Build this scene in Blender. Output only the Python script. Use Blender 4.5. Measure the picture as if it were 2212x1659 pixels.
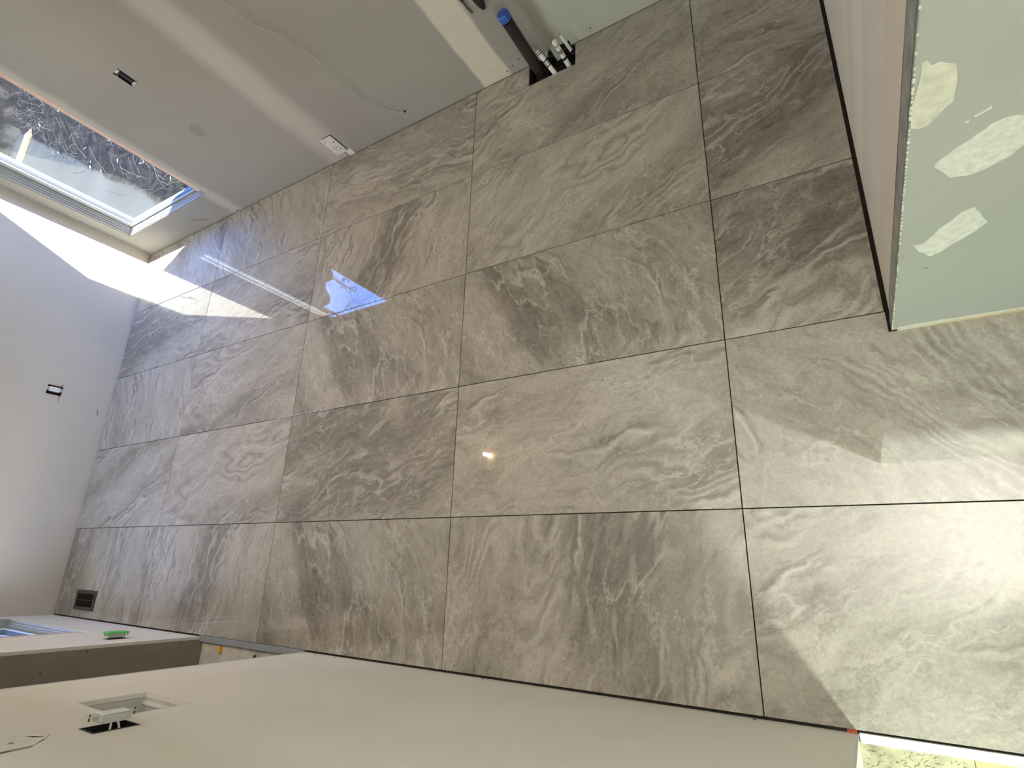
import bpy, bmesh, math, random
from mathutils import Vector, Matrix

for o in list(bpy.data.objects):
    bpy.data.objects.remove(o)
scene = bpy.context.scene
C = scene.collection
R = random.Random(7)

# ------------------------------------------------------------------ camera
cam_d = bpy.data.cameras.new('camera')
cam = bpy.data.objects.new('camera', cam_d)
C.objects.link(cam)
right = Vector((0.02777771, -0.85286835, -0.52138659))
down = Vector((-0.9467394, 0.14494392, -0.28753393))
fwd = Vector((0.32080041, 0.50160426, -0.80341786))
M = Matrix(((right.x, -down.x, -fwd.x), (right.y, -down.y, -fwd.y), (right.z, -down.z, -fwd.z)))
cam.matrix_world = Matrix.Translation((-2.05239558, -3.6834108, 1.99270022)) @ M.to_4x4()
cam_d.sensor_width = 36.0
cam_d.lens = 36.0 * 1193.86 / 2212
cam_d.clip_start = 0.02
scene.camera = cam

# ------------------------------------------------------------------ world, sun, exposure
w = bpy.data.worlds.new('sky')
scene.world = w
w.use_nodes = True
nt = w.node_tree
nt.nodes.clear()
wo = nt.nodes.new('ShaderNodeOutputWorld')
bg = nt.nodes.new('ShaderNodeBackground')
tc = nt.nodes.new('ShaderNodeTexCoord')
sp = nt.nodes.new('ShaderNodeSeparateXYZ')
cr = nt.nodes.new('ShaderNodeValToRGB')
cr.color_ramp.elements[0].position = 0.0
cr.color_ramp.elements[0].color = (0.90, 0.93, 1.0, 1)
cr.color_ramp.elements[1].position = 0.62
cr.color_ramp.elements[1].color = (0.10, 0.28, 0.95, 1)
nt.links.new(tc.outputs['Generated'], sp.inputs[0])
nt.links.new(sp.outputs['Z'], cr.inputs[0])
nt.links.new(cr.outputs[0], bg.inputs[0])
bg.inputs[1].default_value = 14.0
nt.links.new(bg.outputs[0], wo.inputs[0])

sd = bpy.data.lights.new('sun', 'SUN')
sd.energy = 62.0
sd.angle = 0.0092
sd.color = (1.0, 0.96, 0.9)
sun = bpy.data.objects.new('sun', sd)
C.objects.link(sun)
sdir = Vector((-0.344, 0.613, -0.915)).normalized()
sun.rotation_euler = sdir.to_track_quat('-Z', 'Y').to_euler()
sun.location = (6, -8, 12)

vs = scene.view_settings
vs.view_transform = 'Standard'
vs.look = 'None'
vs.gamma = 1.0
vs.use_curve_mapping = False
vs.exposure = 0.05

X0, XL, YF, YB, XB, ZC = 0.591, -2.450, 1.486, -3.861, -1.285, 2.44
YE = -3.594            # end of the left wall

# ------------------------------------------------------------------ materials
def mat(name):
    m = bpy.data.materials.new(name)
    m.use_nodes = True
    return m, m.node_tree, m.node_tree.nodes['Principled BSDF']

def plain(name, col, rough=0.6, metal=0.0, spec=0.5, noise=0.0, scale=30.0, bump=0.0, emit=None, estr=0.0):
    m, t, b = mat(name)
    b.inputs['Base Color'].default_value = (*col, 1)
    b.inputs['Roughness'].default_value = rough
    b.inputs['Metallic'].default_value = metal
    b.inputs['Specular IOR Level'].default_value = spec
    if noise or bump:
        n = t.nodes.new('ShaderNodeTexNoise')
        n.inputs['Scale'].default_value = scale
        n.inputs['Detail'].default_value = 6
        g = t.nodes.new('ShaderNodeNewGeometry')
        t.links.new(g.outputs['Position'], n.inputs['Vector'])
        if noise:
            mx = t.nodes.new('ShaderNodeMapRange')
            mx.inputs['From Min'].default_value = 0.3
            mx.inputs['From Max'].default_value = 0.7
            mx.inputs['To Min'].default_value = 1 - noise
            mx.inputs['To Max'].default_value = 1 + noise
            t.links.new(n.outputs[0], mx.inputs[0])
            vm = t.nodes.new('ShaderNodeVectorMath')
            vm.operation = 'SCALE'
            vm.inputs[0].default_value = col
            t.links.new(mx.outputs[0], vm.inputs['Scale'])
            t.links.new(vm.outputs[0], b.inputs['Base Color'])
        if bump:
            bp = t.nodes.new('ShaderNodeBump')
            bp.inputs['Strength'].default_value = bump
            bp.inputs['Distance'].default_value = 0.002
            t.links.new(n.outputs[0], bp.inputs['Height'])
            t.links.new(bp.outputs[0], b.inputs['Normal'])
    if emit:
        b.inputs['Emission Color'].default_value = (*emit, 1)
        b.inputs['Emission Strength'].default_value = estr
    return m

def ramp(t, stops, inp):
    r = t.nodes.new('ShaderNodeValToRGB')
    e = r.color_ramp.elements
    while len(e) < len(stops):
        e.new(0.5)
    for i, (p, c) in enumerate(stops):
        e[i].position = p
        e[i].color = (*c, 1) if len(c) == 3 else c
    t.links.new(inp, r.inputs[0])
    return r.outputs[0]

def math_n(t, op, a, b=None, c=None, clamp=False):
    n = t.nodes.new('ShaderNodeMath')
    n.operation = op
    n.use_clamp = clamp
    for i, v in enumerate((a, b, c)):
        if v is None:
            continue
        if isinstance(v, (int, float)):
            n.inputs[i].default_value = v
        else:
            t.links.new(v, n.inputs[i])
    return n.outputs[0]

def mixc(t, fac, a, b, mode='MIX'):
    n = t.nodes.new('ShaderNodeMix')
    n.data_type = 'RGBA'
    n.blend_type = mode
    n.clamp_factor = True
    if isinstance(fac, (int, float)):
        n.inputs[0].default_value = fac
    else:
        t.links.new(fac, n.inputs[0])
    for i, v in ((6, a), (7, b)):
        if isinstance(v, tuple):
            n.inputs[i].default_value = (*v, 1)
        else:
            t.links.new(v, n.inputs[i])
    return n.outputs[2]

def noise(t, vec, scale, detail=4, rough=0.55, dist=0.0):
    n = t.nodes.new('ShaderNodeTexNoise')
    n.inputs['Scale'].default_value = scale
    n.inputs['Detail'].default_value = detail
    n.inputs['Roughness'].default_value = rough
    n.inputs['Distortion'].default_value = dist
    t.links.new(vec, n.inputs['Vector'])
    return n

def vmath(t, op, a, b=None, scale=None):
    n = t.nodes.new('ShaderNodeVectorMath')
    n.operation = op
    for i, v in enumerate((a, b)):
        if v is None:
            continue
        if isinstance(v, tuple):
            n.inputs[i].default_value = v
        else:
            t.links.new(v, n.inputs[i])
    if scale is not None:
        if isinstance(scale, (int, float)):
            n.inputs['Scale'].default_value = scale
        else:
            t.links.new(scale, n.inputs['Scale'])
    return n.outputs[0]

def drywall(name, base, bands=(), axis='Y', band_col=None, streak=0.05):
    """primed drywall; bands = (centre, half width, soft, colour) along an axis: taped and mudded joints, also a painted lamp tint"""
    m, t, b = mat(name)
    g = t.nodes.new('ShaderNodeNewGeometry')
    pos = g.outputs['Position']
    n1 = noise(t, pos, 1.7, 5, 0.55, 0.3)
    n2 = noise(t, pos, 240, 2, 0.5)
    col = ramp(t, [(0.3, tuple(c * (1 - streak) for c in base)), (0.7, tuple(c * (1 + streak) for c in base))], n1.outputs[0])
    s = t.nodes.new('ShaderNodeSeparateXYZ')
    t.links.new(pos, s.inputs[0])
    nw = noise(t, pos, 2.2, 3)
    wob = math_n(t, 'MULTIPLY_ADD', nw.outputs[0], 0.06, -0.03)
    for (ax, c0, hw, soft, bc) in bands:
        co = math_n(t, 'ADD', s.outputs[ax], wob)
        d = math_n(t, 'ABSOLUTE', math_n(t, 'SUBTRACT', co, c0))
        f = t.nodes.new('ShaderNodeMapRange')
        f.interpolation_type = 'SMOOTHSTEP'
        f.inputs['From Min'].default_value = hw - soft
        f.inputs['From Max'].default_value = hw + soft
        f.inputs['To Min'].default_value = 1
        f.inputs['To Max'].default_value = 0
        t.links.new(d, f.inputs[0])
        col = mixc(t, f.outputs[0], col, bc)
    grain = math_n(t, 'MULTIPLY_ADD', n2.outputs[0], 0.10, 0.95)
    cc = vmath(t, 'SCALE', col, scale=grain)
    t.links.new(cc, b.inputs['Base Color'])
    b.inputs['Roughness'].default_value = 0.78
    b.inputs['Specular IOR Level'].default_value = 0.25
    bp = t.nodes.new('ShaderNodeBump')
    bp.inputs['Strength'].default_value = 0.25
    bp.inputs['Distance'].default_value = 0.004
    n3 = noise(t, pos, 9, 4, 0.5)
    t.links.new(n3.outputs[0], bp.inputs['Height'])
    t.links.new(bp.outputs[0], b.inputs['Normal'])
    return m

CREAM = (0.60, 0.56, 0.46)
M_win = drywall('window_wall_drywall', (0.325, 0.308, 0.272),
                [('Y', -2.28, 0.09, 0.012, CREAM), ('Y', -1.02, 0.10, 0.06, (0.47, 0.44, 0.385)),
                 ('Y', 0.172, 0.05, 0.04, (0.48, 0.455, 0.40)), ('Y', -3.1, 0.42, 0.03, (0.45, 0.46, 0.39))])  # wide green-grey band: raw board plus painted-in work lamp tint
M_far = drywall('far_wall_drywall', (0.56, 0.525, 0.445))
M_left = drywall('left_wall_drywall', (0.82, 0.785, 0.72), [('Z', 1.22, 0.14, 0.10, (0.75, 0.71, 0.625))], streak=0.05)
M_box_far = drywall('partition_far_face', (0.78, 0.75, 0.69),
                    [('X', -0.68, 0.075, 0.02, (0.84, 0.80, 0.73)), ('X', -1.13, 0.09, 0.012, (0.78, 0.70, 0.625)), ('X', -0.45, 0.05, 0.02, (0.82, 0.79, 0.72))])
M_green = drywall('moisture_board', (0.43, 0.45, 0.405), streak=0.04)
M_ceil = plain('ceiling_paint', (0.72, 0.71, 0.68), 0.8)
M_paper_shade = plain('drywall_paper_shade', (0.27, 0.235, 0.20), 0.85, noise=0.08, scale=12)  # brown paper tone darkened to paint in the jamb's shade
M_gyp = plain('gypsum_edge', (0.74, 0.71, 0.66), 0.85, noise=0.06, scale=90)
M_mud = plain('joint_compound', (0.74, 0.76, 0.68), 0.8, noise=0.12, scale=60, bump=0.5)
M_mud2 = plain('joint_compound_cream', (0.70, 0.70, 0.58), 0.8, noise=0.14, scale=40, bump=0.5)
M_mudw = plain('joint_compound_pale', (0.72, 0.71, 0.62), 0.8, noise=0.1, scale=30, bump=0.4)
M_bead = plain('corner_bead_grey', (0.33, 0.33, 0.31), 0.6, noise=0.3, scale=25)
M_wood = plain('raw_wood', (0.72, 0.56, 0.33), 0.7, noise=0.12, scale=20)
M_pinkwood = plain('pink_wood_edge', (0.74, 0.52, 0.40), 0.7, noise=0.12, scale=14)
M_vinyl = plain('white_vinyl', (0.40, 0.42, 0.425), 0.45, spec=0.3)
M_vinyl_d = plain('grey_gasket', (0.07, 0.08, 0.09), 0.5)
M_sticker = plain('grey_sticker', (0.42, 0.46, 0.47), 0.6)
M_black = plain('black_plastic', (0.012, 0.012, 0.012), 0.35)
M_cable = plain('black_cable', (0.014, 0.013, 0.012), 0.4)
M_hole_shadow = plain('cavity_and_shadow_dark', (0.02, 0.017, 0.014), 0.95)
M_abs = plain('black_drain_pipe', (0.016, 0.014, 0.012), 0.35, noise=0.3, scale=20)
M_blue = plain('blue_cap', (0.03, 0.10, 0.42), 0.35, noise=0.15, scale=40)
M_pipe = plain('white_pipe', (0.78, 0.78, 0.75), 0.4)
M_brass = plain('crimp_metal', (0.42, 0.38, 0.32), 0.35, 0.7)
M_copper = plain('copper', (0.45, 0.24, 0.16), 0.35, 0.8)
M_sub = plain('subfloor_concrete', (0.56, 0.53, 0.47), 0.9, noise=0.30, scale=9, bump=0.8)
M_thin = plain('plaster_splatter', (0.42, 0.40, 0.27), 0.9, noise=0.35, scale=22, bump=1.0)
M_ply = plain('plywood', (0.62, 0.45, 0.25), 0.75, noise=0.12, scale=12)
M_strip = plain('white_threshold', (0.82, 0.82, 0.78), 0.4)
M_trim = plain('grey_metal_trim', (0.36, 0.38, 0.40), 0.5, 0.35, noise=0.06, scale=8)
M_dark = plain('dark_thinset', (0.022, 0.018, 0.014), 0.95, noise=0.3, scale=40)
M_edge = plain('tile_body', (0.12, 0.105, 0.09), 0.8)
M_orange = plain('orange_plastic', (0.85, 0.42, 0.06), 0.4)
M_grn = plain('green_plastic', (0.10, 0.62, 0.14), 0.35)
M_wdev = plain('white_device_plastic', (0.80, 0.80, 0.77), 0.35)
M_gdev = plain('grey_device_plastic', (0.46, 0.48, 0.45), 0.45)
M_maroon = plain('maroon_box', (0.05, 0.012, 0.014), 0.5)
M_bronze = plain('bronze_register', (0.055, 0.048, 0.042), 0.45, 0.3)
M_screw = plain('screw_black', (0.02, 0.02, 0.02), 0.5)
M_scr = plain('scuff_and_shade_grey', (0.30, 0.28, 0.24), 0.9)
M_red = plain('red_chalk', (0.55, 0.10, 0.05), 0.8)
M_wire = plain('pale_wire', (0.48, 0.46, 0.41), 0.5)
M_debris = plain('dark_green_debris', (0.03, 0.07, 0.045), 0.7)
M_patio = plain('pale_ground_sheet', (0.060, 0.066, 0.062), 0.95, spec=0.1, noise=0.16, scale=1.6, bump=0.3)
M_bark = plain('bark', (0.06, 0.045, 0.035), 0.9, noise=0.3, scale=6)
M_siding = plain('exterior_siding', (0.45, 0.43, 0.40), 0.8)
M_leafw = plain('dry_leaf', (0.16, 0.16, 0.155), 0.7)
M_stake = plain('pale_lumber', (0.10, 0.08, 0.05), 0.7)

# ground outside: pale smooth sheet that gives way to the brush covered bank along a wavering line
m, t, b = mat('ground_and_bank')
g = t.nodes.new('ShaderNodeNewGeometry')
P0 = g.outputs['Position']
sx = t.nodes.new('ShaderNodeSeparateXYZ'); t.links.new(P0, sx.inputs[0])
n = noise(t, P0, 3.5, 9, 0.72, 1.2)
edge_n = noise(t, P0, 1.4, 6, 0.65)
n2 = noise(t, P0, 1.3, 5, 0.55)
brush = ramp(t, [(0.30, (0.005, 0.005, 0.0043)), (0.48, (0.013, 0.012, 0.010)), (0.60, (0.029, 0.026, 0.021)), (0.75, (0.06, 0.056, 0.05))], n.outputs[0])
sheet = ramp(t, [(0.35, (0.024, 0.0255, 0.023)), (0.65, (0.033, 0.0345, 0.031))], n2.outputs[0])
s_line = math_n(t, 'SUBTRACT', math_n(t, 'MULTIPLY', sx.outputs['X'], 0.855), math_n(t, 'MULTIPLY', sx.outputs['Y'], 0.518))
s_line = math_n(t, 'ADD', s_line, math_n(t, 'MULTIPLY', edge_n.outputs[0], 0.20))
mk = t.nodes.new('ShaderNodeMapRange'); mk.inputs['From Min'].default_value = 0.27; mk.inputs['From Max'].default_value = 0.31
t.links.new(s_line, mk.inputs[0])
mk2 = t.nodes.new('ShaderNodeMapRange'); mk2.inputs['From Min'].default_value = 8.6; mk2.inputs['From Max'].default_value = 9.0
t.links.new(math_n(t, 'ADD', sx.outputs['Y'], edge_n.outputs[0]), mk2.inputs[0])
t.links.new(mixc(t, math_n(t, 'MAXIMUM', mk.outputs[0], mk2.outputs[0]), sheet, brush), b.inputs['Base Color'])
b.inputs['Roughness'].default_value = 0.95
b.inputs['Specular IOR Level'].default_value = 0.1
bp = t.nodes.new('ShaderNodeBump'); bp.inputs['Distance'].default_value = 0.15
t.links.new(math_n(t, 'MAXIMUM', mk.outputs[0], mk2.outputs[0]), bp.inputs['Strength'])
t.links.new(n.outputs[0], bp.inputs['Height']); t.links.new(bp.outputs[0], b.inputs['Normal'])
M_ground = m

# window glass: thin sheet
m, t, b = mat('window_glass')
t.nodes.remove(b)
out = t.nodes['Material Output']
tr = t.nodes.new('ShaderNodeBsdfTransparent'); tr.inputs[0].default_value = (0.86, 0.88, 0.87, 1)
gl = t.nodes.new('ShaderNodeBsdfGlossy'); gl.inputs['Roughness'].default_value = 0.0
lw = t.nodes.new('ShaderNodeLayerWeight'); lw.inputs[0].default_value = 0.5
frv = math_n(t, 'MULTIPLY_ADD', math_n(t, 'POWER', lw.outputs['Facing'], 5.0), 0.4, 0.02)
ms = t.nodes.new('ShaderNodeMixShader')
t.links.new(frv, ms.inputs[0]); t.links.new(tr.outputs[0], ms.inputs[1]); t.links.new(gl.outputs[0], ms.inputs[2])
t.links.new(ms.outputs[0], out.inputs[0])
M_glass = m

# polished marble-look porcelain tile; vein direction and print offset come from each tile object
m, t, b = mat('marble_tile')
tcn = t.nodes.new('ShaderNodeTexCoord')
ang = t.nodes.new('ShaderNodeAttribute'); ang.attribute_type = 'OBJECT'; ang.attribute_name = 'vein_angle'
sed = t.nodes.new('ShaderNodeAttribute'); sed.attribute_type = 'OBJECT'; sed.attribute_name = 'print_seed'
rot = t.nodes.new('ShaderNodeVectorRotate'); rot.rotation_type = 'Z_AXIS'
t.links.new(tcn.outputs['Object'], rot.inputs['Vector'])
t.links.new(math_n(t, 'MULTIPLY', ang.outputs['Fac'], -1.0), rot.inputs['Angle'])
off = t.nodes.new('ShaderNodeCombineXYZ')
t.links.new(math_n(t, 'MULTIPLY', sed.outputs['Fac'], 7.31), off.inputs[0])
t.links.new(math_n(t, 'MULTIPLY', sed.outputs['Fac'], 3.17), off.inputs[1])
t.links.new(math_n(t, 'MULTIPLY', sed.outputs['Fac'], 1.93), off.inputs[2])
P = vmath(t, 'ADD', rot.outputs[0], off.outputs[0])
# warp
wn = noise(t, P, 1.9, 3, 0.5)
wv = vmath(t, 'SUBTRACT', wn.outputs['Color'], (0.5, 0.5, 0.5))
P1 = vmath(t, 'ADD', P, vmath(t, 'SCALE', wv, scale=0.25))
wn2 = noise(t, P, 9.0, 4, 0.6)
wv2 = vmath(t, 'SUBTRACT', wn2.outputs['Color'], (0.5, 0.5, 0.5))
P2 = vmath(t, 'ADD', P1, vmath(t, 'SCALE', wv2, scale=0.050))
Q = vmath(t, 'MULTIPLY', P2, (0.26, 1.0, 1.0))
Q2 = vmath(t, 'MULTIPLY', P2, (0.42, 1.0, 1.0))
tone = noise(t, Q, 2.3, 3, 0.5)                      # broad light and dark zones
mott = noise(t, Q2, 30, 8, 0.80)                      # mottling inside the dark zones
fine = noise(t, P, 95, 4, 0.7)
LIGHT, MID, DARK = (0.385, 0.352, 0.302), (0.315, 0.284, 0.240), (0.195, 0.170, 0.140)
col = ramp(t, [(0.36, DARK), (0.45, MID), (0.56, LIGHT)], tone.outputs[0])
cloud = noise(t, Q2, 7.0, 7, 0.68)
col = vmath(t, 'SCALE', col, scale=math_n(t, 'MULTIPLY_ADD', cloud.outputs[0], 0.90, 0.56))
darkz = t.nodes.new('ShaderNodeMapRange')
darkz.inputs['From Min'].default_value = 0.38; darkz.inputs['From Max'].default_value = 0.56
darkz.inputs['To Min'].default_value = 1.0; darkz.inputs['To Max'].default_value = 0.42
t.links.new(tone.outputs[0], darkz.inputs[0])
mcol = ramp(t, [(0.36, (0.50, 0.48, 0.45)), (0.5, (1, 1, 1)), (0.66, (1.0, 1.0, 1.0))], mott.outputs[0])
col = mixc(t, math_n(t, 'MULTIPLY', darkz.outputs[0], 0.85), col, mcol, 'MULTIPLY')
spk = ramp(t, [(0.54, (0, 0, 0)), (0.68, (1, 1, 1))], mott.outputs[0])
col = mixc(t, math_n(t, 'MULTIPLY', math_n(t, 'MULTIPLY', spk, darkz.outputs[0]), 0.50), col, (0.48, 0.445, 0.39))
# folded laminations: thin parallel lines that follow the contours of a stretched noise
lam = noise(t, Q, 2.1, 3, 0.45)
lp = math_n(t, 'PINGPONG', math_n(t, 'MULTIPLY', lam.outputs[0], 22.0), 0.5)
lines = ramp(t, [(0.0, (1, 1, 1)), (0.16, (0.15, 0.15, 0.15)), (0.30, (0, 0, 0))], lp)
lgate = ramp(t, [(0.50, (0, 0, 0)), (0.62, (1, 1, 1))], noise(t, vmath(t, 'ADD', Q2, (2.2, 6.3, 0.0)), 3.0, 4).outputs[0])
col = mixc(t, math_n(t, 'MULTIPLY', math_n(t, 'MULTIPLY', lines, lgate), 0.60), col, (0.17, 0.147, 0.12))
lines2 = ramp(t, [(0.30, (0, 0, 0)), (0.44, (1, 1, 1))], lp)
col = mixc(t, math_n(t, 'MULTIPLY', math_n(t, 'MULTIPLY', lines2, lgate), 0.50), col, (0.52, 0.485, 0.43))

def ridge(vec, scale, detail, width, rough=0.5):
    nn = noise(t, vec, scale, detail, rough)
    d = math_n(t, 'ABSOLUTE', math_n(t, 'SUBTRACT', nn.outputs[0], 0.5))
    r = t.nodes.new('ShaderNodeMapRange')
    r.inputs['From Min'].default_value = 0.0; r.inputs['From Max'].default_value = width
    r.inputs['To Min'].default_value = 1.0; r.inputs['To Max'].default_value = 0.0
    t.links.new(d, r.inputs[0])
    return r.outputs[0], nn.outputs[0]
gate = ramp(t, [(0.44, (0, 0, 0)), (0.60, (1, 1, 1))], noise(t, P, 2.6, 3).outputs[0])
gate2 = ramp(t, [(0.44, (0, 0, 0)), (0.60, (1, 1, 1))], noise(t, vmath(t, 'ADD', P, (5.2, 1.3, 0.0)), 3.1, 3).outputs[0])
dv, _ = ridge(vmath(t, 'ADD', Q, (0.0, 0.017, 0.0)), 3.1, 4, 0.022)
col = mixc(t, math_n(t, 'MULTIPLY', math_n(t, 'MULTIPLY', dv, gate), 0.80), col, (0.14, 0.120, 0.098))
lv, _ = ridge(Q, 3.1, 4, 0.020)
col = mixc(t, math_n(t, 'MULTIPLY', math_n(t, 'MULTIPLY', lv, gate), 0.75), col, (0.54, 0.505, 0.445))
lv2, _ = ridge(vmath(t, 'ADD', Q2, (3.7, 9.1, 0.0)), 6.5, 5, 0.020, 0.6)
col = mixc(t, math_n(t, 'MULTIPLY', math_n(t, 'MULTIPLY', lv2, gate2), 0.60), col, (0.54, 0.505, 0.445))
dv2, _ = ridge(vmath(t, 'ADD', Q, (8.3, 2.2, 0.0)), 7.5, 5, 0.022, 0.6)
col = mixc(t, math_n(t, 'MULTIPLY', math_n(t, 'MULTIPLY', dv2, gate), 0.50), col, (0.18, 0.156, 0.130))
lv3, _ = ridge(vmath(t, 'ADD', P2, (1.7, 4.1, 0.0)), 2.3, 5, 0.006, 0.6)      # cross veins, free of the grain direction
col = mixc(t, math_n(t, 'MULTIPLY', lv3, 0.28), col, (0.54, 0.505, 0.445))
fg = math_n(t, 'MULTIPLY_ADD', fine.outputs[0], 0.80, 0.60)
col = vmath(t, 'SCALE', col, scale=fg)
t.links.new(col, b.inputs['Base Color'])
b.inputs['Roughness'].default_value = 0.55
b.inputs['IOR'].default_value = 1.5
b.inputs['Coat Weight'].default_value = 1.0
b.inputs['Coat Roughness'].default_value = 0.008
b.inputs['Coat IOR'].default_value = 1.70
b.inputs['Specular IOR Level'].default_value = 0.5
bp = t.nodes.new('ShaderNodeBump'); bp.inputs['Strength'].default_value = 0.02; bp.inputs['Distance'].default_value = 0.0006
bn = noise(t, P, 14, 2)
t.links.new(bn.outputs[0], bp.inputs['Height']); t.links.new(bp.outputs[0], b.inputs['Normal'])
M_tile = m

# ------------------------------------------------------------------ mesh helpers
def link(name, bm, m, parent=None, smooth=False):
    me = bpy.data.meshes.new(name)
    bmesh.ops.recalc_face_normals(bm, faces=bm.faces)
    bm.to_mesh(me); bm.free()
    for mm in (m if isinstance(m, (list, tuple)) else [m]):
        me.materials.append(mm)
    if smooth:
        for p in me.polygons: p.use_smooth = True
    o = bpy.data.objects.new(name, me)
    C.objects.link(o)
    if parent is not None:
        o.parent = parent
    return o

def tag(o, label=None, cat=None, group=None, kind=None):
    if label: o['label'] = label
    if cat: o['category'] = cat
    if group: o['group'] = group
    if kind: o['kind'] = kind
    return o

def thing(name, label, cat, loc=(0, 0, 0), group=None):
    o = bpy.data.objects.new(name, None)
    o.location = loc
    o.empty_display_size = 0.05
    C.objects.link(o)
    return tag(o, label, cat, group)

def box(bm, x0, x1, y0, y1, z0, z1, mi=0):
    v = [bm.verts.new(p) for p in ((x0, y0, z0), (x1, y0, z0), (x1, y1, z0), (x0, y1, z0), (x0, y0, z1), (x1, y0, z1), (x1, y1, z1), (x0, y1, z1))]
    for f in ((0, 1, 2, 3), (4, 5, 6, 7), (0, 1, 5, 4), (1, 2, 6, 5), (2, 3, 7, 6), (3, 0, 4, 7)):
        bm.faces.new([v[i] for i in f]).material_index = mi

def boxes(*bs):
    bm = bmesh.new()
    for b_ in bs: box(bm, *b_)
    return bm

def rel(parent, bs):
    lx, ly, lz = parent.location
    return [(a - lx, b_ - lx, c - ly, d - ly, e - lz, f - lz) for (a, b_, c, d, e, f) in bs]

def slab(axis, w0, w1, u, v, holes=()):
    """slab normal to `axis` between w0 and w1; u, v ranges on the other two axes; rectangular holes."""
    us = sorted({u[0], u[1], *[min(max(h[i], u[0]), u[1]) for h in holes for i in (0, 1)]})
    vs_ = sorted({v[0], v[1], *[min(max(h[i], v[0]), v[1]) for h in holes for i in (2, 3)]})
    nu, nv = len(us) - 1, len(vs_) - 1
    def solid(i, j):
        if i < 0 or j < 0 or i >= nu or j >= nv: return False
        cu, cv = (us[i] + us[i + 1]) / 2, (vs_[j] + vs_[j + 1]) / 2
        return not any(h[0] < cu < h[1] and h[2] < cv < h[3] for h in holes)
    def P3(a, b_, w_):
        return {'x': (w_, a, b_), 'y': (a, w_, b_), 'z': (a, b_, w_)}[axis]
    bm = bmesh.new()
    cache = {}
    def V(a, b_, w_):
        k = (a, b_, w_)
        if k not in cache: cache[k] = bm.verts.new(P3(a, b_, w_))
        return cache[k]
    for i in range(nu):
        for j in range(nv):
            if not solid(i, j): continue
            a, b_, c, d = us[i], us[i + 1], vs_[j], vs_[j + 1]
            for w_ in (w0, w1):
                bm.faces.new([V(a, c, w_), V(b_, c, w_), V(b_, d, w_), V(a, d, w_)])
            if not solid(i - 1, j): bm.faces.new([V(a, c, w0), V(a, d, w0), V(a, d, w1), V(a, c, w1)])
            if not solid(i + 1, j): bm.faces.new([V(b_, c, w0), V(b_, d, w0), V(b_, d, w1), V(b_, c, w1)])
            if not solid(i, j - 1): bm.faces.new([V(a, c, w0), V(b_, c, w0), V(b_, c, w1), V(a, c, w1)])
            if not solid(i, j + 1): bm.faces.new([V(a, d, w0), V(b_, d, w0), V(b_, d, w1), V(a, d, w1)])
    return bm

def tube(bm, pts, r, seg=8, cap=True):
    """round tube through points; r may be a list"""
    pts = [Vector(p) for p in pts]
    rs = r if isinstance(r, (list, tuple)) else [r] * len(pts)
    rings = []
    prev = None
    for i, p in enumerate(pts):
        d = (pts[min(i + 1, len(pts) - 1)] - pts[max(i - 1, 0)]).normalized()
        if prev is None:
            a = Vector((0, 0, 1)) if abs(d.z) < 0.9 else Vector((1, 0, 0))
            n_ = d.cross(a).normalized()
        else:
            n_ = (prev - d * prev.dot(d)).normalized()
        prev = n_
        b_ = d.cross(n_)
        rings.append([bm.verts.new(p + (n_ * math.cos(k * 2 * math.pi / seg) + b_ * math.sin(k * 2 * math.pi / seg)) * rs[i]) for k in range(seg)])
    for i in range(len(rings) - 1):
        for k in range(seg):
            bm.faces.new([rings[i][k], rings[i][(k + 1) % seg], rings[i + 1][(k + 1) % seg], rings[i + 1][k]])
    if cap:
        bm.faces.new(rings[0]); bm.faces.new(rings[-1])

def smooth_path(pts, n=6):
    out_ = []
    P_ = [Vector(p) for p in pts]
    for i in range(len(P_) - 1):
        p0, p1, p2, p3 = P_[max(i - 1, 0)], P_[i], P_[i + 1], P_[min(i + 2, len(P_) - 1)]
        for k in range(n):
            s = k / n
            out_.append(0.5 * ((2 * p1) + (p2 - p0) * s + (2 * p0 - 5 * p1 + 4 * p2 - p3) * s * s + (3 * p1 - p0 - 3 * p2 + p3) * s ** 3))
    out_.append(P_[-1])
    return out_

def poly_patch(axis, plane, out_d, pts, parent, name, m, th=0.0015, jag=0.0, sub=1, seed=0):
    """thin raised patch with an irregular outline; its rim is feathered down to the wall"""
    rr = random.Random(seed)
    P_ = []
    for i in range(len(pts)):
        a, b_ = Vector(pts[i]), Vector(pts[(i + 1) % len(pts)])
        for k in range(sub):
            q = a.lerp(b_, k / sub)
            P_.append(q + Vector((rr.uniform(-jag, jag), rr.uniform(-jag, jag))))
    c = sum(P_, Vector((0, 0))) / len(P_)
    def P3(q, w_): return {'x': (w_, q.x, q.y), 'y': (q.x, w_, q.y), 'z': (q.x, q.y, w_)}[axis]
    bm = bmesh.new()
    lo = [bm.verts.new(P3(q, plane - out_d * 0.0008)) for q in P_]
    hi = [bm.verts.new(P3(c + (q - c) * 0.998, plane + out_d * th)) for q in P_]
    for i in range(len(P_)):
        j = (i + 1) % len(P_)
        bm.faces.new([lo[i], lo[j], hi[j], hi[i]])
    bmesh.ops.triangulate(bm, faces=[bm.faces.new(hi)])
    bm.faces.new(lo)
    return link(name, bm, m, parent)

def bevel(o, w_, seg=2):
    md = o.modifiers.new('bevel', 'BEVEL')
    md.width = w_; md.segments = seg; md.limit_method = 'ANGLE'; md.angle_limit = math.radians(40)
    return o

def multi(name, bs, m, parent):
    for b_ in bs:
        link(name, boxes(b_), m, parent)

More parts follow.
